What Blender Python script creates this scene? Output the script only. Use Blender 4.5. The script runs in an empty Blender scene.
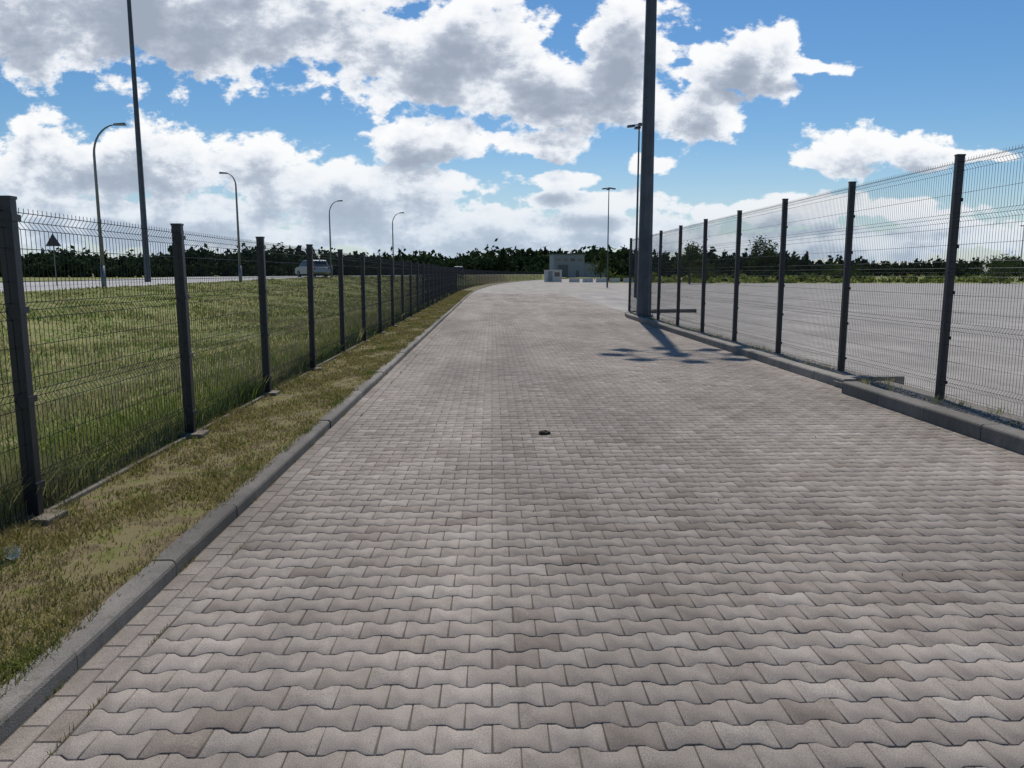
import bpy, bmesh, math, random
import numpy as np
from mathutils import Vector, Matrix
random.seed(7); rng=np.random.default_rng(11); np.random.seed(5)
S=bpy.context.scene
S.view_settings.view_transform='Standard'; S.view_settings.look='None'; S.view_settings.exposure=0
COL=S.collection

# ---------------------------------------------------------------- helpers
def link(ob,parent=None):
    COL.objects.link(ob)
    if parent: ob.parent=parent
    return ob
def empty(name,loc=(0,0,0),rz=0):
    e=bpy.data.objects.new(name,None); e.location=loc; e.rotation_euler=(0,0,rz); e.empty_display_size=.3
    return link(e)
def mesh_np(name,verts,loops,starts,mat,parent=None,smooth=False):
    me=bpy.data.meshes.new(name)
    v=np.asarray(verts,dtype=np.float32); l=np.asarray(loops,dtype=np.int32); s=np.asarray(starts,dtype=np.int32)
    me.vertices.add(len(v)); me.vertices.foreach_set('co',v.ravel())
    me.loops.add(len(l)); me.loops.foreach_set('vertex_index',l)
    me.polygons.add(len(s)); me.polygons.foreach_set('loop_start',s)
    me.update(calc_edges=True); me.validate()
    if smooth: me.polygons.foreach_set('use_smooth',[True]*len(me.polygons))
    if mat: me.materials.append(mat)
    return link(bpy.data.objects.new(name,me),parent)
def mesh_py(name,v,f,mat,parent=None,smooth=False,fix=True):
    me=bpy.data.meshes.new(name); me.from_pydata([tuple(p) for p in v],[],f)
    if fix:
        bm=bmesh.new(); bm.from_mesh(me); bmesh.ops.recalc_face_normals(bm,faces=bm.faces); bm.to_mesh(me); bm.free()
    if smooth:
        for p in me.polygons: p.use_smooth=True
    if mat: me.materials.append(mat)
    return link(bpy.data.objects.new(name,me),parent)
class MB:
    """collects parts into one mesh"""
    def __init__(s): s.v=[]; s.f=[]; s.m=[]
    def add(s,v,f,mi=0):
        o=len(s.v); s.v+= [tuple(p) for p in v]; s.f+=[[i+o for i in q] for q in f]; s.m+=[mi]*len(f)
    def box(s,c,d,mi=0,rz=0,M=None):
        x,y,z=[k/2 for k in d]
        vs=[Vector((a*x,b*y,e*z)) for a in(-1,1) for b in(-1,1) for e in(-1,1)]
        R=Matrix.Rotation(rz,3,'Z') if M is None else M
        vs=[R@p+Vector(c) for p in vs]
        s.add(vs,[[0,1,3,2],[4,6,7,5],[0,4,5,1],[2,3,7,6],[0,2,6,4],[1,5,7,3]],mi)
    def tube(s,pts,rad,n=8,mi=0,caps=True):
        pts=[Vector(p) for p in pts]; vs=[]; fs=[]
        for i,p in enumerate(pts):
            t=(pts[min(i+1,len(pts)-1)]-pts[max(i-1,0)]).normalized()
            up=Vector((0,1,0)) if abs(t.y)<.9 else Vector((1,0,0))
            a=t.cross(up).normalized(); b=t.cross(a)
            r=rad[i] if isinstance(rad,(list,tuple)) else rad
            for k in range(n):
                w=2*math.pi*(k+.5)/n; vs.append(p+a*r*math.cos(w)+b*r*math.sin(w))
        for i in range(len(pts)-1):
            for k in range(n):
                k2=(k+1)%n; fs.append([i*n+k,i*n+k2,(i+1)*n+k2,(i+1)*n+k])
        if caps: fs.append(list(range(n))); fs.append([(len(pts)-1)*n+k for k in range(n)])
        s.add(vs,fs,mi)
    def obj(s,name,mats,parent=None,smooth=False,bevel=0):
        me=bpy.data.meshes.new(name); me.from_pydata(s.v,[],s.f)
        for m in mats: me.materials.append(m)
        me.polygons.foreach_set('material_index',s.m)
        bm=bmesh.new(); bm.from_mesh(me); bmesh.ops.recalc_face_normals(bm,faces=bm.faces); bm.to_mesh(me); bm.free()
        if smooth:
            for p in me.polygons: p.use_smooth=True
        o=link(bpy.data.objects.new(name,me),parent)
        if bevel:
            b=o.modifiers.new('b','BEVEL'); b.width=bevel; b.segments=2; b.limit_method='ANGLE'
        return o

# ---------------------------------------------------------------- materials
class NT:
    def __init__(s,nt): s.nt=nt; s.n=nt.nodes; s.l=nt.links
    def set(s,sock,v):
        if isinstance(v,bpy.types.NodeSocket): s.l.new(v,sock)
        elif isinstance(v,(tuple,list)) and len(v)==3 and sock.type=='RGBA': sock.default_value=(*v,1)
        else: sock.default_value=v
    def math(s,op,a,b=None,c=None,clamp=False):
        n=s.n.new('ShaderNodeMath'); n.operation=op; n.use_clamp=clamp
        for i,x in enumerate((a,b,c)):
            if x is not None: s.set(n.inputs[i],x)
        return n.outputs[0]
    def vmath(s,op,a,b=None,c=None):
        n=s.n.new('ShaderNodeVectorMath'); n.operation=op
        for i,x in enumerate((a,b,c)):
            if x is not None: s.set(n.inputs[i],x)
        return n.outputs['Value'] if op in('LENGTH','DOT_PRODUCT') else n.outputs[0]
    def noise(s,vec,scale,detail=4,rough=.55,color=False,dist=0,dim='3D'):
        n=s.n.new('ShaderNodeTexNoise'); n.noise_dimensions=dim; n.inputs['Scale'].default_value=scale
        n.inputs['Detail'].default_value=detail; n.inputs['Roughness'].default_value=rough; n.inputs['Distortion'].default_value=dist
        if vec is not None: s.l.new(vec,n.inputs['Vector'])
        return n.outputs['Color' if color else 'Fac']
    def mapr(s,v,a,b,c=0,d=1,smooth=False):
        n=s.n.new('ShaderNodeMapRange'); n.clamp=True
        if smooth: n.interpolation_type='SMOOTHSTEP'
        s.set(n.inputs[0],v)
        for i,x in enumerate((a,b,c,d)): n.inputs[i+1].default_value=x
        return n.outputs[0]
    def mix(s,f,a,b,mode='MIX'):
        n=s.n.new('ShaderNodeMix'); n.data_type='RGBA'; n.blend_type=mode
        s.set(n.inputs[0],f); s.set(n.inputs[6],a); s.set(n.inputs[7],b); return n.outputs[2]
    def ramp(s,f,stops):
        n=s.n.new('ShaderNodeValToRGB'); s.l.new(f,n.inputs[0]); e=n.color_ramp.elements
        while len(e)<len(stops): e.new(.5)
        for k,(p,c) in zip(e,stops): k.position=p; k.color=(*c,1)
        return n.outputs[0]
    def pos(s,scale=None):
        g=s.n.new('ShaderNodeNewGeometry'); o=g.outputs['Position']
        if scale: o=s.vmath('MULTIPLY',o,scale)
        return o
    def island(s): return s.n.new('ShaderNodeNewGeometry').outputs['Random Per Island']
    def bump(s,h,strength=.3,dist=.01):
        b=s.n.new('ShaderNodeBump'); b.inputs['Strength'].default_value=strength; b.inputs['Distance'].default_value=dist
        s.l.new(h,b.inputs['Height']); return b.outputs[0]
def newmat(name):
    m=bpy.data.materials.new(name); m.use_nodes=True; t=NT(m.node_tree); b=m.node_tree.nodes['Principled BSDF']
    return m,t,b
def simple(name,col,rough=.6,metal=0,var=.15,scale=3,bump=0,bscale=60,spec=.4):
    m,t,b=newmat(name); p=t.pos()
    n=t.noise(p,scale,2)
    t.set(b.inputs['Base Color'],t.mix(t.mapr(n,.3,.7),tuple(c*(1-var) for c in col),tuple(min(1,c*(1+var)) for c in col)))
    b.inputs['Roughness'].default_value=rough; b.inputs['Metallic'].default_value=metal
    b.inputs['Specular IOR Level'].default_value=spec
    if bump: t.l.new(t.bump(t.noise(p,bscale,1),bump),b.inputs['Normal'])
    return m

def stained(t,base,amt_lo=.72,amt_hi=1.12):
    n1=t.noise(t.pos((.55,.35,1)),.8,4,.66,dim='2D')
    n2=t.noise(t.pos((1.2,.12,1)),1.0,2,.6,dim='2D')
    n3=t.noise(t.pos(),6,3,.65,dim='2D')
    s=t.math('MULTIPLY',t.mapr(n1,.30,.70,amt_lo,amt_hi),t.mapr(n2,.3,.7,.86,1.09))
    s=t.math('MULTIPLY',s,t.mapr(n3,.3,.7,.86,1.10))
    return t.mix(1,base,s,'MULTIPLY'),n1
def lighter_far(t,col):  # multiplies the base colour up gradually with distance along the road
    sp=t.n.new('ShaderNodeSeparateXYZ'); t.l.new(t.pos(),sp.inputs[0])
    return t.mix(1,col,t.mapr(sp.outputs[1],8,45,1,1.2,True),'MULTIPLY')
# paving blocks
m_pave,t,b=newmat('paving_block_concrete')
base=t.ramp(t.island(),[(0,(.226,.187,.154)),(.12,(.270,.230,.194)),(.88,(.306,.265,.226)),(1,(.350,.308,.266))])
col,n1=stained(t,base,.78,1.13)
sp=t.noise(t.pos(),230,1,.6)
col=t.mix(1,col,t.mapr(sp,.3,.7,.68,1.28),'MULTIPLY'); col=lighter_far(t,col)
t.l.new(col,b.inputs['Base Color']); b.inputs['Roughness'].default_value=.9; b.inputs['Specular IOR Level'].default_value=.2
t.l.new(t.bump(sp,.45,.003),b.inputs['Normal'])
# joint sand
m_sand,t,b=newmat('joint_sand')
n=t.noise(t.pos(),1.2,3,.7,dim='2D')
t.l.new(lighter_far(t,t.ramp(n,[(.35,(.060,.050,.038)),(.6,(.115,.098,.076)),(.75,(.08,.082,.04))])),b.inputs['Base Color']); b.inputs['Roughness'].default_value=.95
# far paving
m_farp,t,b=newmat('far_paving')
c,_=stained(t,(.320,.282,.241),.85,1.1); t.l.new(c,b.inputs['Base Color']); b.inputs['Roughness'].default_value=.9
# yard concrete
m_yard,t,b=newmat('yard_concrete')
c,_=stained(t,(.325,.296,.260),.76,1.12)
br=t.n.new('ShaderNodeTexBrick'); br.offset=0; br.inputs['Scale'].default_value=1; br.inputs['Brick Width'].default_value=5; br.inputs['Row Height'].default_value=5; br.inputs['Mortar Size'].default_value=.02
t.l.new(t.pos(),br.inputs['Vector'])
c=t.mix(br.outputs['Fac'],c,(.17,.155,.13)); t.l.new(c,b.inputs['Base Color']); b.inputs['Roughness'].default_value=.9
# kerb
m_kerb,t,b=newmat('kerb_concrete')
base=t.ramp(t.island(),[(0,(.205,.183,.153)),(1,(.270,.243,.209))])
c,_=stained(t,base,.60,1.12); sp=t.noise(t.pos(),160,1,.6); st_=t.noise(t.pos(),14,4,.75)
c=t.mix(1,c,t.mapr(sp,.3,.7,.70,1.22),'MULTIPLY'); c=t.mix(t.mapr(st_,.52,.68,0,.55),c,(.09,.08,.055))
t.l.new(c,b.inputs['Base Color']); b.inputs['Roughness'].default_value=.9; t.l.new(t.bump(sp,.5,.004),b.inputs['Normal'])
m_plinth=simple('plinth_concrete',(.165,.142,.108),.9,var=.45,scale=5,bump=.5,bscale=90)
m_gravel=simple('gravel',(.20,.18,.15),.95,var=.35,scale=40,bump=1,bscale=120)
m_peb,t,b=newmat('pebbles'); t.l.new(t.ramp(t.island(),[(0,(.14,.125,.105)),(.5,(.22,.20,.17)),(1,(.32,.30,.27))]),b.inputs['Base Color']); b.inputs['Roughness'].default_value=.8
m_asph=simple('highway_asphalt',(.38,.37,.34),.85,var=.10,scale=.4,bump=.2)
m_white=simple('white_paint',(.78,.78,.76),.5,var=.06)
m_offw=simple('dull_white_cladding',(.42,.42,.40),.6,var=.1)
m_anthr=simple('anthracite_coated_steel',(.014,.017,.024),.42,var=.2,spec=.5)
m_wire=simple('anthracite_wire',(.022,.026,.032),.5,var=.1,spec=.4)
m_mast=simple('galvanised_mast_steel',(.07,.08,.095),.5,metal=.35,var=.2,scale=2)
m_galv=simple('galvanised_steel',(.20,.21,.22),.5,metal=.5,var=.15)
m_bark=simple('bark',(.09,.07,.05),.9,var=.3,scale=8)
m_glass=simple('dark_window_glass',(.02,.025,.03),.08,var=.1,spec=.8)
m_tyre=simple('tyre_rubber',(.02,.02,.02),.85,var=.1)
m_red=simple('red_paint',(.45,.03,.02),.5,var=.1)
m_shed=simple('grey_cladding',(.19,.22,.245),.6,var=.08)
m_shed2=simple('dark_cladding',(.09,.10,.11),.6,var=.1)
# ground
m_ground,t,b=newmat('grass_ground')
p=t.pos(); n1=t.noise(p,.18,3,.6,dim='2D'); n2=t.noise(p,2.2,4,.7,dim='2D'); n3=t.noise(p,30,1,.6,dim='2D')
g=t.ramp(n1,[(.3,(.095,.13,.025)),(.5,(.155,.19,.048)),(.7,(.24,.235,.085))])
g=t.mix(t.mapr(n2,.42,.66),g,(.29,.25,.12))
g=t.mix(1,g,t.mapr(n3,.3,.7,.65,1.3),'MULTIPLY')
sep=t.n.new('ShaderNodeSeparateXYZ'); t.l.new(p,sep.inputs[0])
near=t.math('MULTIPLY',t.mapr(sep.outputs[0],-3.6,-3.0),t.mapr(sep.outputs[0],3,4,1,0))
soil=t.ramp(t.noise(p,5,4,.7,dim='2D'),[(.35,(.125,.095,.055)),(.5,(.19,.155,.08)),(.65,(.14,.14,.045))])
g=t.mix(near,g,soil)
t.l.new(g,b.inputs['Base Color']); b.inputs['Roughness'].default_value=.95; b.inputs['Specular IOR Level'].default_value=.1
def leafmat(name,stops,trans=.35,patch=None,patch2=None):
    m,t,b=newmat(name); c=t.ramp(t.island(),stops)
    for pt in (patch,patch2):
        if pt: c=t.mix(t.mapr(t.noise(t.pos((1,.7,1)),pt[0],3,.65,dim='2D'),pt[3],pt[4],0,pt[2]),c,pt[1])
    df=t.n.new('ShaderNodeBsdfDiffuse'); t.l.new(c,df.inputs[0]); t.n.remove(b)
    tr=t.n.new('ShaderNodeBsdfTranslucent'); t.l.new(c,tr.inputs[0]); mx=t.n.new('ShaderNodeMixShader'); mx.inputs[0].default_value=trans
    out=[n for n in t.n if n.type=='OUTPUT_MATERIAL'][0]
    t.l.new(df.outputs[0],mx.inputs[1]); t.l.new(tr.outputs[0],mx.inputs[2]); t.l.new(mx.outputs[0],out.inputs[0]); return m
m_verge=leafmat('verge_grass',[(0,(.14,.15,.032)),(.35,(.24,.215,.06)),(.6,(.34,.28,.115)),(1,(.44,.36,.17))],.3,(1.5,(.12,.165,.032),.65,.52,.62),(2.4,(.28,.21,.11),.7,.54,.64))
m_field=leafmat('field_grass',[(0,(.090,.145,.025)),(.45,(.165,.22,.045)),(.75,(.26,.285,.085)),(1,(.42,.36,.18))],.45,(.45,(.40,.34,.17),.8,.45,.60),(.9,(.08,.13,.022),.5,.53,.64))
m_stalk=leafmat('dry_stalks',[(0,(.28,.26,.12)),(1,(.48,.40,.24))],.3)
m_leaf=leafmat('distant_foliage',[(0,(.022,.038,.018)),(.6,(.040,.060,.027)),(1,(.066,.090,.040))],.15)
m_leaf2=leafmat('tree_foliage',[(0,(.03,.055,.015)),(.6,(.06,.09,.025)),(1,(.10,.13,.04))],.3)
m_shrub=leafmat('shrub_foliage',[(0,(.05,.08,.02)),(.6,(.10,.13,.035)),(1,(.18,.18,.06))],.3)
m_tall=leafmat('tall_weed_foliage',[(0,(.12,.17,.035)),(.6,(.22,.26,.07)),(1,(.34,.32,.12))],.4)

# ---------------------------------------------------------------- layout functions
def c_off(y):
    y=np.asarray(y,dtype=float); d=np.clip(y-55,0,150); r=d*d/1400.
    return r+np.clip(y-205,0,1e9)*(150/700.)
def xe(y): return -26.5+.085*np.clip(y,-20,150)
def hz(y): return np.clip(.72+.0112*(np.asarray(y,dtype=float)-37),.45,1.25)
def hfield(xl,y):
    xl=np.asarray(xl,dtype=float); y=np.asarray(y,dtype=float)
    e=xe(y); h=hz(y)
    z=np.where(xl>-1.80,-.05,.07)
    tt=np.clip((-3.3-xl)/5.,0,1); dz=.07-.42*(3*tt*tt-2*tt**3)
    z=np.where(xl<-3.3,dz,z)
    t2=np.clip((-8.3-xl)/np.maximum(-8.3-e,1),0,1); z=np.where(xl<-8.3,-.35+(h+.35)*(3*t2*t2-2*t2**3),z)
    t3=np.clip((e-16-xl)/60,0,1); z=np.where(xl<e-15,h-(h)*t3,z)
    n=.05*np.sin(xl*1.3+y*.7)+.04*np.sin(xl*.5-y*1.1+2)
    z=np.where((xl<-4.5)&(xl>e+1),z+n,z)
    return z

# ground sheet
ys=np.concatenate([np.array([-3000,-600,-150,-60,-30,-12]),np.arange(-6,60,1.0),np.arange(60,240,4.),np.array([260,300,380,500,800,1500,3500])])
rows=[]
for y in ys:
    e=float(xe(y))
    cs=[3500,1200,400,150,80,40,20,10,5,2,0,-1.2,-1.77,-1.83,-2.2,-2.6,-3.0,-3.3,-3.8,-4.5,-5.3,-6.2,-7.2,-8.3]+list(np.linspace(-8.3,e,16)[1:])+[e-14.5,e-15,e-18,e-30,e-55,e-76,-200,-500,-1200,-3500]
    cs=np.array(cs); z=hfield(cs,np.full(len(cs),y)); z=np.where((cs<e)&(cs>e-15.2),z-.03,z)
    rows.append(np.stack([cs+float(c_off(y)),np.full(len(cs),y),z],1))
V=np.concatenate(rows); nc=len(rows[0]); nr=len(rows)
I,J=np.meshgrid(np.arange(nr-1),np.arange(nc-1),indexing='ij'); a=(I*nc+J).ravel()
Q=np.stack([a,a+nc,a+nc+1,a+1],1)
mesh_np('grass_ground',V,Q.ravel(),np.arange(len(Q))*4,m_ground,smooth=True)

def strip(name,ysr,xl,xr,zf,mat):
    v=[];f=[]
    for y in ysr:
        o=float(c_off(y)); z=zf(y) if callable(zf) else zf
        v+= [(xl(y)+o,y,z),(xr(y)+o,y,z)]
    for i in range(len(ysr)-1): f.append([2*i,2*i+1,2*i+3,2*i+2])
    return mesh_py(name,v,f,mat,fix=False)
hy=list(range(-60,240,6))+[260,320,400]
strip('highway',hy,lambda y:float(xe(y))-14.4,lambda y:float(xe(y))-.1,lambda y:float(hz(y))+.0,m_asph)
mk=MB()
for y in hy[:-1]:
    for off in (-.7,-7.2,-13.8):
        if off==-7.2 and (y//6)%2: continue
        o0,o1=float(c_off(y)),float(c_off(y+6))
        x0,x1=float(xe(y))+off+o0,float(xe(y+6))+off+o1
        z0,z1=float(hz(y))+.005,float(hz(y+6))+.005
        mk.add([(x0-.08,y,z0),(x0+.08,y,z0),(x1+.08,y+6,z1),(x1-.08,y+6,z1)],[[0,1,2,3]])
mk.obj('highway_road_marking',[m_white])

# sand bed + far paving + yard
mesh_py('paving_sand_bed',[(-1.74,-6,-.0065),(5.65,-6,-.0065),(5.65,31,-.0065),(5.65,62,-.0065),(-1.70,62,-.0065),(-1.74,31,-.0065)],[[0,1,2,3,4,5]],m_sand,fix=False)
strip('far_paving',[62]+list(range(66,206,6))+[230],lambda y:-1.74,lambda y:5.65 if y<63 else 5.65+min(10,(y-62)*.5),-.003,m_farp)
mesh_py('yard_concrete',[(5.66,-25,-.0075),(140,-25,-.0075),(140,122,-.0075),(24,128,-.0075),(5.66,128,-.0075)],[[0,1,2,3,4]],m_yard,fix=False)

# ---------------------------------------------------------------- interlocking double-T blocks
L=.2; P=.14; A=.0125
def wave(x):
    ax=np.abs(x); return np.interp(ax,[0,.030,.070,.1],[-A*1.1,-A*1.1,A*1.1,A*1.1])
xs_t=np.array([-.1,-.070,-.030,.030,.070,.1])
gap=.0026; ch=.0035
cent=[]
y=-.6; r=0
while y<61.8:
    xr=4.965 if y<28 else 5.64
    x0=-1.505+(0 if r%2 else .1)-.1
    xx=np.arange(x0,xr+.1,L)
    for x in xx:
        lo=max(x-.1,-1.505); hi=min(x+.1,xr)
        if hi-lo>.03: cent.append((x,y,lo,hi))
    y+=P; r+=1
C=np.array(cent); N=len(C)
X=C[:,0:1]+xs_t[None]; X=np.clip(X,C[:,2:3],C[:,3:4])
W=wave(X-C[:,0:1])+P/2
mid=(C[:,2:3]+C[:,3:4])/2; half=(C[:,3:4]-C[:,2:3])/2
def ring(ins):
    Xi=mid+(X-mid)*(half-ins)/half
    top=np.stack([Xi,C[:,1:2]+(W-ins)],2); bot=np.stack([Xi[:,::-1],C[:,1:2]-(W[:,::-1]-ins)],2)
    return np.concatenate([bot[:,::-1],top[:,::-1]],1) # ccw
j=rng.normal(0,.0010,(N,1,2))
r0=ring(gap+ch)+j; r1=ring(gap)+j
z0=rng.normal(0,.0006,(N,1)); tx=rng.normal(0,.006,(N,1)); ty=rng.normal(0,.005,(N,1))
def zz(rg,base): return base+z0+tx*(rg[:,:,0]-C[:,0:1])+ty*(rg[:,:,1]-C[:,1:2])
v0=np.concatenate([r0,zz(r0,0)[:,:,None]],2); v1=np.concatenate([r1,zz(r1,-.003)[:,:,None]],2)
v2=v1.copy(); v2[:,:,2]=-.02
V=np.concatenate([v0,v1,v2],1).reshape(-1,3)
top=np.arange(12)
side=[]
for k in range(12):
    k2=(k+1)%12; side+= [12+k,12+k2,k2,k]
for k in range(12):
    k2=(k+1)%12; side+= [24+k,24+k2,12+k2,12+k]
tmpl=np.concatenate([top,np.array(side)]); loops=(tmpl[None]+36*np.arange(N)[:,None]).ravel()
st=np.concatenate([[0],12+4*np.arange(24)]); starts=(st[None]+len(tmpl)*np.arange(N)[:,None]).ravel()
mesh_np('block_paving',V,loops,starts,m_pave)
gb=MB()
for k,(xa,xb) in enumerate([(-1.715,-1.613),(-1.611,-1.510)]):
    y=-.6+k*.1
    while y<62:
        a_,b_,c_,d_=xa+.002,xb-.002,y+.002,y+.198; e_=.004; zt=random.gauss(0,.0008)-.002
        gb.add([(a_,c_,-.02),(b_,c_,-.02),(b_,d_,-.02),(a_,d_,-.02),(a_,c_,zt-.004),(b_,c_,zt-.004),(b_,d_,zt-.004),(a_,d_,zt-.004),
                (a_+e_,c_+e_,zt),(b_-e_,c_+e_,zt),(b_-e_,d_-e_,zt),(a_+e_,d_-e_,zt)],
               [[8,9,10,11]]+[[4+i,4+(i+1)%4,8+(i+1)%4,8+i] for i in range(4)]+[[i,(i+1)%4,4+(i+1)%4,4+i] for i in range(4)])
        y+=.2
gb.obj('gutter_paving',[m_pave])

# ---------------------------------------------------------------- kerbs
def kerb(name,pts,side,w,h):
    mb=MB(); prof=[(0,-.1),(0,h-.025),(.006,h-.01),(.022,h),(w-.006,h),(w,h-.008),(w,-.1)]; n=len(prof)
    for p0,p1 in zip(pts[:-1],pts[1:]):
        p0=Vector((*p0,0)); p1=Vector((*p1,0)); d=(p1-p0).normalized(); nn=Vector((d.y,-d.x,0))*side
        jz=random.gauss(0,.003); jn=random.gauss(0,.003)
        vs=[q+nn*(a+jn)+Vector((0,0,z+jz)) for q in (p0+d*.004,p1-d*.004) for a,z in prof]
        mb.add(vs,[[i,(i+1)%n,n+(i+1)%n,n+i] for i in range(n)]+[list(range(n)),list(range(n,2*n))])
    return mb.obj(name,[m_kerb])
kerb('concrete_kerb',[(-1.72+float(c_off(y)),y) for y in range(-3,225)],-1,.13,.08)
kp=[(4.98,10.6+i) for i in range(0,18)]
kp+=[(5.02,28.6),(5.16,29.6),(5.45,30.5),(5.95,31.25),(6.7,31.8),(7.6,32.1),(8.6,32.2)]
kerb('concrete_kerb',kp,1,.2,.135)
kerb('concrete_kerb',[(4.78,-3.8+i) for i in range(0,15)],1,.2,.16)
kerb('concrete_kerb',[(5.0,10.99),(5.5,11.02),(6.0,11.05)],1,.2,.135)

mesh_py('gravel_strip',[(4.95,-4,.08),(5.75,-4,.08),(5.75,10.85,.08),(4.95,10.85,.08),(5.1,10.85,.085),(5.75,10.85,.085),(5.75,31,.085),(5.4,30,.085),(5.1,28.5,.085),
   (5.9,-4,-.1),(5.9,31,-.1)],[[0,1,2,3],[4,5,6,7,8],[1,9,10,6]],m_gravel,fix=False)
n=5000; oy=3+27*rng.random(n)**1.6; ox=np.where(oy<10.9,4.99,5.2)+rng.random(n)*.5; sz=.005+.010*rng.random(n)
ox=np.where((oy>28),5.45+rng.random(n)*.25,ox)
octv=np.array([[1,0,0],[0,1,0],[-1,0,0],[0,-1,0],[0,0,.7],[0,0,-.7]]); octf=np.array([[0,1,4],[1,2,4],[2,3,4],[3,0,4],[1,0,5],[2,1,5],[3,2,5],[0,3,5]])
ang=rng.random(n)*6.28; ca,sa=np.cos(ang),np.sin(ang)
vv=octv[None]*sz[:,None,None]*(.7+.6*rng.random((n,6,1)))
vx=vv[:,:,0]*ca[:,None]-vv[:,:,1]*sa[:,None]; vy=vv[:,:,0]*sa[:,None]+vv[:,:,1]*ca[:,None]
V=np.stack([vx+ox[:,None],vy+oy[:,None],vv[:,:,2]+.088],2).reshape(-1,3)
mesh_np('gravel',V,(octf[None]+6*np.arange(n)[:,None,None]).ravel(),np.arange(n*8)*3,m_peb)

# ---------------------------------------------------------------- wire mesh fences
def panel_mesh(name,width,height,folds,r=.0025):
    path=[(0,0)]
    for f in folds: path+=[(f-.05,0),(f,.035),(f+.05,0)]
    path.append((height,0)); path=sorted(path)
    V=[];F=[]
    def tri(p,ax):
        o=len(V)
        for q in p:
            for k in range(3):
                w=2.094*k
                if ax=='z': V.append((q[0]+r*math.cos(w),q[1]+r*math.sin(w),q[2]))
                else: V.append((q[0],q[1]+r*1.15*math.cos(w),q[2]+r*1.15*math.sin(w)))
        for i in range(len(p)-1):
            for k in range(3):
                k2=(k+1)%3; F.append([o+i*3+k,o+i*3+k2,o+i*3+3+k2,o+i*3+3+k])
    nv=int(width/.05)
    for i in range(nv):
        x=(i+.5)*width/nv; tri([(x,yy,z) for z,yy in path],'z')
    hs=[]
    for f in folds: hs+=[(f-.05,0),(f,.035),(f+.05,0)]
    z=.03
    while z<height-.02:
        if all(abs(z-f)>.11 for f in folds): hs.append((z,0))
        z+=.2
    hs.append((height-.03,0))
    for z,yy in hs: tri([(0.01,yy-.005,z),(width-.01,yy-.005,z)],'x')
    me=bpy.data.meshes.new(name); me.from_pydata(V,[],F); me.materials.append(m_wire); return me
def post_mesh(name,h,wx,wy):
    mb=MB(); mb.box((0,0,h/2-.15),(wx,wy,h+.3)); mb.box((0,0,h+.008),(wx+.01,wy+.01,.018))
    z=.2
    while z<h: mb.box((0,-wy/2-.006,z),(wx+.03,.012,.04)); z+=.55
    o=mb.obj(name,[m_anthr],bevel=.004); 
    me=o.data; bpy.data.objects.remove(o); return me
def fence(pts,zb,h,folds,wx,wy,thin_after=1e9):
    root=empty('wire_mesh_fence',(pts[0][0],pts[0][1],0)); inv=Vector((pts[0][0],pts[0][1],0))
    pm=post_mesh('fence_post',h,wx,wy); pm2=post_mesh('fence_post_slim',h,.05,.06)
    w0=(Vector(pts[1])-Vector(pts[0])).length; pan=panel_mesh('fence_panel',w0-.02,h-.08,folds); pan2=panel_mesh('fence_panel_light',w0-.02,h-.08,folds,.0014)
    for i,p in enumerate(pts):
        far=p[1]>thin_after
        q=pts[i+1] if i+1<len(pts) else pts[i]; pr=pts[i-1] if i else pts[i]
        d=Vector(q)-Vector(pr); a=math.atan2(d.y,d.x)
        o=link(bpy.data.objects.new('post',pm2 if far else pm),root); o.location=Vector((p[0],p[1],zb))-inv
        o.rotation_euler=(random.gauss(0,.004),random.gauss(0,.004),a)
        if i+1<len(pts):
            d=Vector(q)-Vector(p); a=math.atan2(d.y,d.x)
            o=link(bpy.data.objects.new('panel',pan2 if far else pan),root); o.location=Vector((p[0],p[1],zb+.04))-inv+Vector((math.cos(a)*.01,math.sin(a)*.01,0)); o.rotation_euler=(random.gauss(0,.003),0,a)
    return root
pl=[(-2.90,4.74+2.53*i) for i in range(-3,22)]
y=pl[-1][1]
while y<205:
    y+=2.53/math.sqrt(1+(max(0,min(150,y-55))/700)**2); pl.append((-2.90+float(c_off(y)),y))
fence(pl,.10,1.96,[.18,.70,1.25,1.80],.06,.085,62)
pr=[(5.55,9.2+2.7*i) for i in range(-5,9)]
fence(pr,.09,2.91,[.18,.85,1.5,2.15,2.74],.06,.09)
mb=MB()
for i in range(len(pl)-1):
    p0,p1=Vector((*pl[i],0)),Vector((*pl[i+1],0)); d=(p1-p0); m=(p0+p1)/2; a=math.atan2(d.y,d.x)
    mb.box((m.x+.0,m.y,.02+random.gauss(0,.012)),(d.length-.1,.05,.15),rz=a+random.gauss(0,.003))
for p in pl[:30]:
    mb.box((p[0],p[1],.05),(.22+random.random()*.08,.22,.12),rz=random.gauss(0,.15))
mb.obj('fence_plinth',[m_plinth],bevel=.008)

# ---------------------------------------------------------------- grass
def blades(name,x,y,z,h,w,mat,lean=.5):
    n=len(x); th=rng.random(n)*6.283; la=rng.random(n)*6.283; lm=h*lean*rng.random(n)
    wx,wy=np.cos(th)*w/2,np.sin(th)*w/2; lx,ly=np.cos(la)*lm,np.sin(la)*lm
    def P3(a,b,c): return np.stack([a,b,c],1)
    v=np.stack([P3(x-wx,y-wy,z-.01),P3(x+wx,y+wy,z-.01),P3(x-wx*.8+lx*.35,y-wy*.8+ly*.35,z+h*.55),P3(x+wx*.8+lx*.35,y+wy*.8+ly*.35,z+h*.55),P3(x+lx,y+ly,z+h)],1).reshape(-1,3)
    t=np.array([0,1,3,2,2,3,4]); lo=(t[None]+5*np.arange(n)[:,None]).ravel(); st=(np.array([0,4])[None]+7*np.arange(n)[:,None]).ravel()
    mesh_np(name,v,lo,st,mat)
def ylog(n,a,b): return a*np.exp(rng.random(n)*math.log(b/a))
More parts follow.
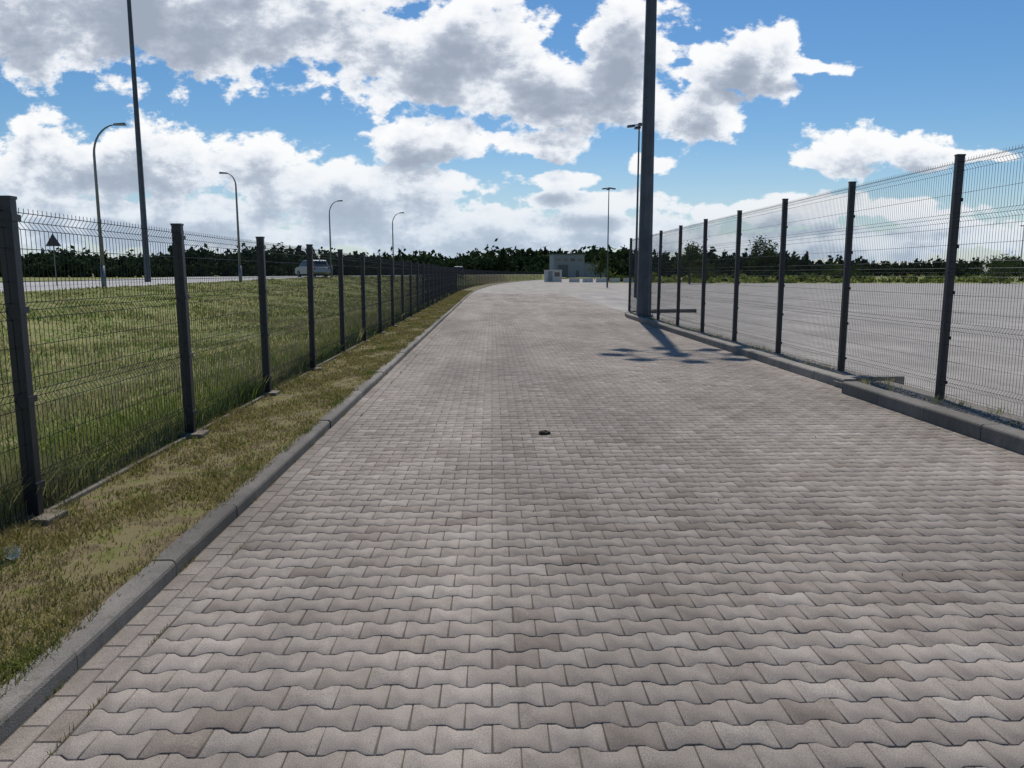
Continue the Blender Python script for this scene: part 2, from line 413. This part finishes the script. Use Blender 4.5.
def clump(x,y,s=1.0): return .5+.25*np.sin(x*3.1*s+1.7*np.sin(y*2.3*s))+.25*np.sin(y*3.7*s+2.1*np.sin(x*2.9*s+1))
n=125000; y=ylog(n,1.6,70); x=-1.80-rng.random(n)*1.32; k=clump(x*1.5,y*.8)*.6+.4*clump(x*4,y*3+1); keep=rng.random(n)<np.clip(1.5*k-.2,.08,1); x,y,k=x[keep],y[keep],k[keep]
h=(.010+.028*rng.random(len(x)))*(.5+1.0*k)*(1+.9*(x<-2.75)+.3*(x>-1.95)); blades('verge_grass',x+c_off(y),y,np.full(len(x),.07),h,.003+.0009*y,m_verge,1.6)
n=28000; y=ylog(n,2.5,60); x=-2.92-np.abs(rng.normal(0,.5,n)); k=clump(x,y,.7)
h=(.06+.24*rng.random(n))*(.3+1.1*k); blades('weeds',x+c_off(y),y,hfield(x,y),h,.004+.0008*y,m_field,.8)
n=170000; y=ylog(n,2.0,110); u=rng.random(n); x=-3.2-(16*u**1.3)*np.clip(y/14+.25,0,1.2); k=clump(x,y,.35); k2=clump(x+3,y,.13)
keep=(x>xe(y)+.5)&(rng.random(n)<.25+.75*k); x,y,k,k2=x[keep],y[keep],k[keep],k2[keep]
h=(.03+.10*rng.random(len(x)))*(.3+.9*k+.9*k2**2); blades('meadow_grass',x+c_off(y),y,hfield(x,y),h,.005+.0013*y,m_field,1.3)
n=12000; y=ylog(n,3,60); x=-3.1-10*rng.random(n)**2; kk=clump(x,y,.2)>.42; x,y=x[kk],y[kk]; n=len(x); blades('dry_stalks',x+c_off(y),y,hfield(x,y),.12+.35*rng.random(n),.0025+.0006*y,m_stalk,.6)
n=1500; cy=3+26*rng.random(60); cx=5.2+.5*rng.random(60); ii=rng.integers(0,60,n)
blades('weeds',cx[ii]+rng.normal(0,.05,n),cy[ii]+rng.normal(0,.07,n),np.full(n,.085),.03+.08*rng.random(n),np.full(n,.007),m_field,1)
n=40; x=-1.6+6.4*rng.random(n); y=3.5+22*rng.random(n)**1.2; blades('leaf_litter',x,y,np.full(n,.012),np.full(n,.003),.005+.007*rng.random(n),simple('dry_leaf',(.15,.11,.07),.8),3)
n=1400; cy=1.5+20*rng.random(45)**1.3; cx=np.where(rng.random(45)<.7,-1.712,-1.51); ii=rng.integers(0,45,n)
blades('weeds',cx[ii]+rng.normal(0,.006,n),cy[ii]+rng.normal(0,.05,n),np.full(n,-.004),.008+.022*rng.random(n),np.full(n,.003),m_verge,1.2)

# ---------------------------------------------------------------- foliage masses
def leaves(name,cen,size,mat,parent=None):
    n=len(cen); a=rng.normal(size=(n,3)); a/=np.linalg.norm(a,axis=1)[:,None]; b=np.cross(a,rng.normal(size=(n,3))); b/=np.linalg.norm(b,axis=1)[:,None]
    s=size[:,None]; v=np.stack([cen-a*s,cen-b*s*.6,cen+a*s,cen+b*s*.6],1).reshape(-1,3)
    return mesh_np(name,v,np.arange(4*n),np.arange(n)*4,mat,parent)
def crown(cx,cy,z0,H,R,m,conic=False):
    k=14; cl=rng.normal(size=(k,3)); cl/=np.linalg.norm(cl,axis=1)[:,None]; cl*=rng.random((k,1))**.4*.72
    idx=rng.integers(0,k,m); p=cl[idx]+rng.normal(0,.17,(m,3))
    zc=(z0+H)/2; hz_=(H-z0)/2; z=zc+p[:,2]*hz_; f=1-.75*np.clip((p[:,2]+1)/2,0,1) if conic else 1
    return np.stack([cx+p[:,0]*R*f,cy+p[:,1]*R*f,z],1)
cs=[];sz=[]
def forest(x0,x1,yf,step,Hlo,Hhi,m=200,s=.55,rf=(.28,.42),prof=None):
    x=x0
    while x<x1:
        H=random.uniform(Hlo,Hhi); 
        if prof: H*=prof(x)
        R=H*random.uniform(*rf); yy=yf(x)+random.uniform(-8,8)
        c=crown(x,yy,-1.0,H,R,m,random.random()<.25); cs.append(c); sz.append(np.random.uniform(.6,1.3,m)*s*max(H,6)/10)
        x+=step*random.uniform(.6,1.3)
pf_=lambda x:.97+.07*math.sin(x*.045)+.06*math.sin(x*.13+1)
forest(-450,140,lambda x:330,1.5,5.5,8.5,80,1.3,(.5,.7))
forest(-450,140,lambda x:338,1.7,9.5,12,120,1.05,(.36,.50),pf_)
forest(-450,140,lambda x:352,1.9,12,14.6,120,.95,(.32,.45),pf_)
forest(90,580,lambda x:410,2.2,5.5,8,80,1.4,(.5,.75),pf_)
forest(90,580,lambda x:430,2.4,9,12,100,1.2,(.35,.5),pf_)
leaves('distant_forest',np.concatenate(cs),np.concatenate(sz),m_leaf)
cs=[];sz=[]
forest(24,190,lambda x:155,2.2,1.0,2.8,60,2.0,(.5,.9))
leaves('shrub_row',np.concatenate(cs),np.concatenate(sz)*.6,m_shrub)
cs=[];sz=[]
forest(27,190,lambda x:136,1.3,.7,1.7,50,1.0,(.7,1.2))
forest(27,190,lambda x:146,1.3,.9,1.9,50,1.0,(.7,1.2))
leaves('tall_weeds',np.concatenate(cs),np.concatenate(sz)*.5,m_tall)
def tree(x,y,H,R,m=1500,conic=False,z0=1.3):
    e=empty('deciduous_tree' if not conic else 'conifer_tree',(x,y,-.05)); mb=MB()
    mb.tube([(0,0,-.2),(.05,0,H*.3),(-.05,.05,H*.6),(0,0,H*.9)],[H*.022,H*.017,H*.011,H*.003],7)
    for i in range(9):
        a=i*2.4; zb=H*(.25+.06*i); rr=R*(.8-.05*i)
        mb.tube([(0,0,zb),(math.cos(a)*rr*.5,math.sin(a)*rr*.5,zb+H*.09),(math.cos(a)*rr,math.sin(a)*rr,zb+H*.13)],[H*.009,H*.006,H*.002],5)
    mb.obj('trunk_and_limbs',[m_bark],e)
    c=crown(0,0,z0,H,R,m,conic); leaves('foliage',c,np.random.uniform(.10,.24,m)*H/7,m_leaf2,e)
tree(53.5,150,9.4,3.8,2200,z0=.6); tree(31,120,6.8,2.9,1800,z0=.5); tree(25.5,180,8.0,4.0,1500,True,.6); tree(82,122,5.2,4.4,2000,z0=.2)
tree(42,150,4.2,4,z0=.1); tree(70,152,4.3,4,z0=.1)

# ---------------------------------------------------------------- masts and lamps
def mast(x,y,z,H,rb,rt,crownR=1.25):
    e=empty('floodlight_mast',(x,y,z)); mb=MB()
    mb.tube([(0,0,0),(0,0,.03)],[rb*1.35,rb*1.35],16); mb.tube([(0,0,.03),(0,0,H*.5),(0,0,H)],[rb,(rb+rt)/2,rt],8)
    mb.box((0,-rb*.97,1.1),(rb*.6,.03,.55))
    for i in range(8):
        a=i*math.pi/4; mb.tube([(math.cos(a)*rb*1.2,math.sin(a)*rb*1.2,.03),(math.cos(a)*rb*1.2,math.sin(a)*rb*1.2,.09)],.02,6)
    mb.obj('shaft',[m_mast],e,bevel=.004)
    hb=MB(); ringp=[(math.cos(i*math.pi/8)*crownR*.75,math.sin(i*math.pi/8)*crownR*.75,H-.3) for i in range(17)]
    hb.tube(ringp,.04,6); hb.tube([(0,0,H-.6),(0,0,H+.1)],[.3,.22],10)
    for i in range(8):
        a=i*math.pi/4; hb.tube([(0,0,H-.3),(math.cos(a)*crownR*.75,math.sin(a)*crownR*.75,H-.3)],.025,5)
        M=Matrix.Rotation(a,3,'Z')@Matrix.Rotation(math.radians(25),3,'Y')
        hb.box((math.cos(a)*crownR,math.sin(a)*crownR,H-.35),(.5,.45,.16),0,M=M)
    hb.obj('floodlight_crown',[m_mast],e)
mast(5.42,27.2,.09,18.2,.27,.13,1.3)
mast(-26.5,60,.2,30,.24,.10)
def twinlamp(x,y,H):
    e=empty('street_lamp',(x,y,-.05)); mb=MB()
    mb.tube([(0,0,0),(0,0,1.2)],.11,8); mb.tube([(0,0,1.2),(0,0,H)],[.09,.05],8)
    mb.tube([(-.5,0,H-.12),(0,0,H),(.5,0,H-.12)],.035,6); mb.tube([(0,-.5,H-.1),(0,.5,H-.1)],.035,6); mb.obj('pole',[m_mast],e)
    hb=MB()
    for s in(-1,1):
        hb.box((s*.55,0,H-.12),(.5,.38,.14),M=Matrix.Rotation(s*.12,3,'Y')); hb.box((0,s*.6,H-.12),(.38,.5,.14))
    hb.obj('lamp_heads',[m_mast],e,bevel=.03)
twinlamp(9.95,53,11.6); twinlamp(14.0,93,11.8); twinlamp(115,165,12)
def armlamp(x,y,z,H,s,R=1.3):
    e=empty('street_lamp',(x,y,z),random.uniform(-.25,.25)); mb=MB()
    pts=[(0,0,-.3),(0,0,H-1.8)]; r=[.11,.065]
    for i in range(1,9):
        a=i/8*math.radians(80); pts.append((s*(R-R*math.cos(a)),0,H-1.8+R*math.sin(a)*1.25)); r.append(.06-.003*i)
    mb.tube([(0,0,-.3),(0,0,1.4)],.13,8); mb.tube(pts,r,8); mb.obj('pole',[m_galv],e,smooth=True)
    hb=MB(); px,_,pz=pts[-1]; dx=s
    vs=[(px,-.07,pz-.05),(px,.07,pz-.05),(px,.07,pz+.06),(px,-.07,pz+.06),(px+dx*.65,-.14,pz-.02),(px+dx*.65,.14,pz-.02),(px+dx*.6,.1,pz+.12),(px+dx*.6,-.1,pz+.12),]
    hb.add(vs,[[0,1,2,3],[4,5,6,7],[0,1,5,4],[1,2,6,5],[2,3,7,6],[3,0,4,7]]); hb.obj('lamp_head',[m_galv],e,bevel=.02)
armlamp(-21.4,43,.65,9.1,1,1.3); armlamp(-19.9,61.5,.85,9.3,-1,.8); armlamp(-17.6,85,1.1,8.7,1,1.1); armlamp(-12.7,100,1.0,8.7,1,1.1)

# ---------------------------------------------------------------- cars
def car(x,y,z,rz,body,L_=4.5,W_=1.85,H_=1.72):
    e=empty('parked_car',(x,y,z),rz); mb=MB()
    low=[(-.5,.28),(-.49,.52),(-.46,.60),(-.30,.62),(.30,.60),(.44,.56),(.5,.47),(.5,.20),(.43,.16),(-.45,.16)]
    n=len(low); vs=[(a*L_,s*W_/2,b_*H_) for s in(-1,1) for a,b_ in low]
    mb.add(vs,[list(range(n)),list(range(n,2*n))]+[[i,(i+1)%n,n+(i+1)%n,n+i] for i in range(n)])
    cab=[(-.465,.60),(-.40,.95),(-.30,1.0),(.08,.99),(.14,.95),(.29,.60)]; n=len(cab)
    ins=[.0,.13,.17,.17,.15,.0]
    vs=[(a*L_,s*(W_/2-.03-i_),b_*H_) for s in(-1,1) for (a,b_),i_ in zip(cab,ins)]
    mb.add(vs,[list(range(n)),list(range(n,2*n))]+[[i,(i+1)%n,n+(i+1)%n,n+i] for i in range(n)])
    mb.obj('body',[body],e,bevel=.04)
    gl=MB()
    for s in(-1,1):
        for xa,xb,ta,tb in((-.40,-.22,-.375,-.22),(-.205,-.01,-.205,-.01),(.005,.23,.005,.125)):
            gl.add([(xa*L_,s*(W_/2-.035),.635*H_),(xb*L_,s*(W_/2-.035),.635*H_),(tb*L_,s*(W_/2-.145),.925*H_),(ta*L_,s*(W_/2-.145),.925*H_)],[[0,1,2,3]])
    gl.add([(.275*L_+.02,-.75,.64*H_),(.275*L_+.02,.75,.64*H_),(.15*L_+.02,.66,.935*H_),(.15*L_+.02,-.66,.935*H_)],[[0,1,2,3]])
    gl.add([(-.457*L_-.02,-.72,.66*H_),(-.457*L_-.02,.72,.66*H_),(-.405*L_-.02,.64,.92*H_),(-.405*L_-.02,-.64,.92*H_)],[[0,1,2,3]])
    gl.obj('windows',[m_glass],e)
    wh=MB()
    for sx in(-.31,.30):
        for s in(-1,1):
            wh.tube([(sx*L_,s*(W_/2-.2),.34),(sx*L_,s*(W_/2+.015),.34)],.34,18,0); wh.tube([(sx*L_,s*(W_/2+.015),.34),(sx*L_,s*(W_/2+.025),.34)],.2,12,1)
    wh.obj('wheels',[m_tyre,m_galv],e)
    li=MB()
    for s in(-1,1): li.box((.497*L_,s*.68,.46*H_),(.04,.34,.14),0); li.box((-.492*L_,s*.78,.50*H_),(.04,.16,.26),1)
    li.obj('lights',[m_white,m_red],e)
m_silver=simple('silver_car_paint',(.40,.41,.42),.3,metal=.3,var=.03,spec=.6); m_dark=simple('dark_car_paint',(.03,.035,.05),.3,var=.05,spec=.6)
car(-19.2,83,float(hz(83))+.02,math.radians(128),m_silver,4.6,1.9,1.8)
car(-6.5,150,float(hz(150))+.02,math.radians(95),m_dark)
# low grey hall at the far end
e=empty('grey_storage_building',(24.5,252,.4),.08); mb=MB(); mb.box((0,0,3.6),(10,9,7.2)); mb.box((8.6,.5,2.2),(7.1,8,4.4)); mb.obj('walls',[m_shed],e)
mb=MB(); mb.box((0,0,7.32),(10.5,9.5,.24)); mb.box((8.95,.5,4.52),(6.8,8.4,.22)); mb.obj('roof',[m_shed2],e)
mb=MB(); mb.box((-2,-4.52,2),(3.4,.06,4)); mb.box((2.8,-4.52,1.1),(1,.06,2.2)); mb.obj('doors',[m_shed2],e)
mb=MB()
for i in range(4): mb.box((-3.6+i*2.4,-4.53,5.6),(1.4,.08,.8))
for i in range(2): mb.box((7.2+i*2.6,-3.53,2.6),(1.4,.08,.9))
mb.obj('windows',[m_glass],e)
e=empty('portable_cabin',(11.6,146,-.05),.1); mb=MB(); mb.box((0,0,1.15),(3.0,2.3,2.1)); mb.box((0,0,2.26),(3.15,2.45,.12)); mb.obj('walls',[m_offw],e,bevel=.03)
mb=MB(); mb.box((-.7,-1.16,1.15),(.8,.04,1.9)); mb.obj('door',[m_shed],e); mb=MB(); mb.box((.6,-1.16,1.5),(1.0,.04,.8)); mb.obj('window',[m_glass],e)
mb=MB()
pf=[(-.3,0),(-.3,.08),(-.14,.30),(-.09,.8),(.09,.8),(.14,.30),(.3,.08),(.3,0)]
for i in range(5):
    x0=14.3+i*2.5; n=8; vs=[(x0+a_,142+b_,c_*1.0-.01) for a_ in(0,1.9) for b_,c_ in pf]
    mb.add(vs,[[k,(k+1)%n,n+(k+1)%n,n+k] for k in range(n)]+[list(range(n)),list(range(n,2*n))])
mb.obj('concrete_barrier',[simple('pale_concrete',(.45,.44,.41),.8)],bevel=.02)
e=empty('warning_traffic_sign',(-27.3,49,.4),.2); mb=MB(); mb.tube([(0,0,0),(0,0,3.6)],.035,8); mb.obj('pole',[m_galv],e)
mb=MB(); vs=[(a_*.45,b_,2.9+c_*.9) for b_ in(-.05,-.03) for a_,c_ in((-1,0),(1,0),(0,.88))]; mb.add(vs,[[0,1,2],[3,4,5],[0,1,4,3],[1,2,5,4],[2,0,3,5]]); mb.obj('triangle_plate',[m_anthr],e,bevel=.008)
bm=bmesh.new(); bmesh.ops.create_icosphere(bm,subdivisions=3,radius=.05)
for v in bm.verts:
    f=1+.25*math.sin(v.co.x*90+1)*math.cos(v.co.y*110)+random.uniform(-.08,.08); v.co=Vector((v.co.x*1.15*f,v.co.y*.8*f,max(v.co.z*.55*f,-.012)))
me=bpy.data.meshes.new('dirt_clod'); bm.to_mesh(me); bm.free(); me.materials.append(simple('dark_dirt',(.035,.028,.02),.9,var=.4,scale=40)); o=link(bpy.data.objects.new('dirt_clod',me)); o.location=(.53,7.6,.012); o.rotation_euler=(0,0,.3)
m_pl,t,b=newmat('clear_plastic'); b.inputs['Transmission Weight'].default_value=.85; b.inputs['Roughness'].default_value=.15; b.inputs['Base Color'].default_value=(.8,.86,.84,1)
mb=MB(); mb.tube([(0,0,0),(0,0,.03),(0,0,.085),(0,0,.09)],[.024,.027,.036,.038],20,caps=False); mb.add([(.024*math.cos(k*.314),.024*math.sin(k*.314),.001) for k in range(20)],[list(range(20))])
o=mb.obj('plastic_cup',[m_pl],smooth=True); o.location=(-2.66,4.08,.115); o.rotation_euler=(1.45,0,.8)

# ---------------------------------------------------------------- camera
cam=bpy.data.cameras.new('camera'); co=link(bpy.data.objects.new('camera',cam)); cam.sensor_width=36; cam.lens=26.8; cam.clip_end=8000; cam.clip_start=.05
co.location=(0,0,1.62); co.rotation_euler=(math.radians(81.75),0,math.radians(-1.5)); S.camera=co

# ---------------------------------------------------------------- sun and sky
EL=math.radians(56); AZ=math.radians(8.0)
s=Vector((math.sin(AZ)*math.cos(EL),math.cos(AZ)*math.cos(EL),math.sin(EL)))
sl=bpy.data.lights.new('sun','SUN'); sl.energy=3.6; sl.angle=math.radians(.5); sl.color=(1,.95,.88)
so=link(bpy.data.objects.new('sun',sl)); so.rotation_euler=(-s).to_track_quat('-Z','Y').to_euler(); so.location=(0,0,30)
w=bpy.data.worlds.new('World'); S.world=w; w.use_nodes=True; T=NT(w.node_tree)
w.cycles.sampling_method='MANUAL'; w.cycles.sample_map_resolution=256
for n_ in list(T.n): T.n.remove(n_)
out=T.n.new('ShaderNodeOutputWorld')
sky=T.n.new('ShaderNodeTexSky'); sky.sky_type='NISHITA'; sky.sun_disc=False; sky.sun_elevation=EL; sky.sun_rotation=AZ; sky.air_density=1.0; sky.dust_density=.3; sky.ozone_density=3.0
hs=T.n.new('ShaderNodeHueSaturation'); hs.inputs['Saturation'].default_value=1.32; hs.inputs['Value'].default_value=1.0; T.l.new(sky.outputs[0],hs.inputs['Color'])
bg=T.n.new('ShaderNodeBackground'); bg.inputs[1].default_value=.09; T.l.new(hs.outputs[0],bg.inputs[0])
tc=T.n.new('ShaderNodeTexCoord'); sp=T.n.new('ShaderNodeSeparateXYZ'); T.l.new(tc.outputs['Generated'],sp.inputs[0])
dy=T.math('MAXIMUM',T.math('ABSOLUTE',sp.outputs[1]),.2)
px=T.math('DIVIDE',sp.outputs[0],dy); pz=T.math('DIVIDE',sp.outputs[2],dy)
cb=T.n.new('ShaderNodeCombineXYZ'); T.l.new(px,cb.inputs[0]); T.l.new(pz,cb.inputs[1]); pv=cb.outputs[0]
CL=[(-.40,.320,.38,.088),(-.051,.265,.15,.085),(.086,.228,.14,.055),(.167,.264,.075,.09),(-.08,.165,.085,.030),
(.317,.264,.072,.05),(.275,.205,.050,.038),(.41,.258,.07,.014),(.48,.152,.12,.030),(-.46,.135,.25,.050),(-.19,.10,.20,.042),
(-.45,.065,.30,.040),(.087,.118,.045,.013),(.189,.137,.04,.017),(.62,.155,.05,.010),(.0,.055,.36,.032),(.42,.080,.2,.017),(.46,.040,.3,.024),(.06,.165,.06,.018),(.13,.088,.10,.018)]
def dens(vec,det,warp):
    q=vec
    if warp:
        wn=T.noise(T.vmath('MULTIPLY',vec,(1,1.6,1)),7,2,.5,color=True)
        q=T.vmath('ADD',vec,T.vmath('MULTIPLY_ADD',wn,(.07,.04,0),(-.035,-.02,0)))
    cur=None
    for cx,cz,rx,rz in CL:
        v=T.vmath('MULTIPLY_ADD',q,(1/rx,1/rz,0),(-cx/rx,-cz/rz,0)); l=T.vmath('DOT_PRODUCT',v,v)
        cur=l if cur is None else T.math('MINIMUM',cur,l)
    d=T.math('MAXIMUM',T.math('SUBTRACT',1.0,T.math('SQRT',cur)),-1.2)
    f2=T.math('MULTIPLY_ADD',T.noise(T.vmath('MULTIPLY',vec,(1,1.5,1)),15,det,.60),2.6,-1.22)
    return T.math('ADD',T.math('MULTIPLY',d,.9),f2)
d0=dens(pv,8,True); d1=dens(T.vmath('ADD',pv,(.006,.024,0)),5,False)
alpha=T.mapr(d0,.0,.25,0,1,True)
sh=T.mapr(T.math('ADD',T.math('MULTIPLY',d1,.75),T.math('MULTIPLY',d0,.30)),.05,1.0,0,1,True)
ccol=T.ramp(sh,[(0,(1.0,1.0,1.0)),(.28,(.85,.88,.93)),(.65,(.50,.55,.64)),(1,(.35,.40,.49))])
bc=T.n.new('ShaderNodeBackground'); T.l.new(ccol,bc.inputs[0]); bc.inputs[1].default_value=1.0
mx=T.n.new('ShaderNodeMixShader'); T.l.new(T.math('MULTIPLY',alpha,.97),mx.inputs[0]); T.l.new(bg.outputs[0],mx.inputs[1]); T.l.new(bc.outputs[0],mx.inputs[2])
bh=T.n.new('ShaderNodeBackground'); bh.inputs[0].default_value=(.56,.71,.88,1); bh.inputs[1].default_value=.88
hf=T.math('MULTIPLY',T.mapr(pz,0,.18,1,0,True),.52)
m2=T.n.new('ShaderNodeMixShader'); T.l.new(hf,m2.inputs[0]); T.l.new(mx.outputs[0],m2.inputs[1]); T.l.new(bh.outputs[0],m2.inputs[2]); T.l.new(m2.outputs[0],out.inputs[0])
print('blocks',N)
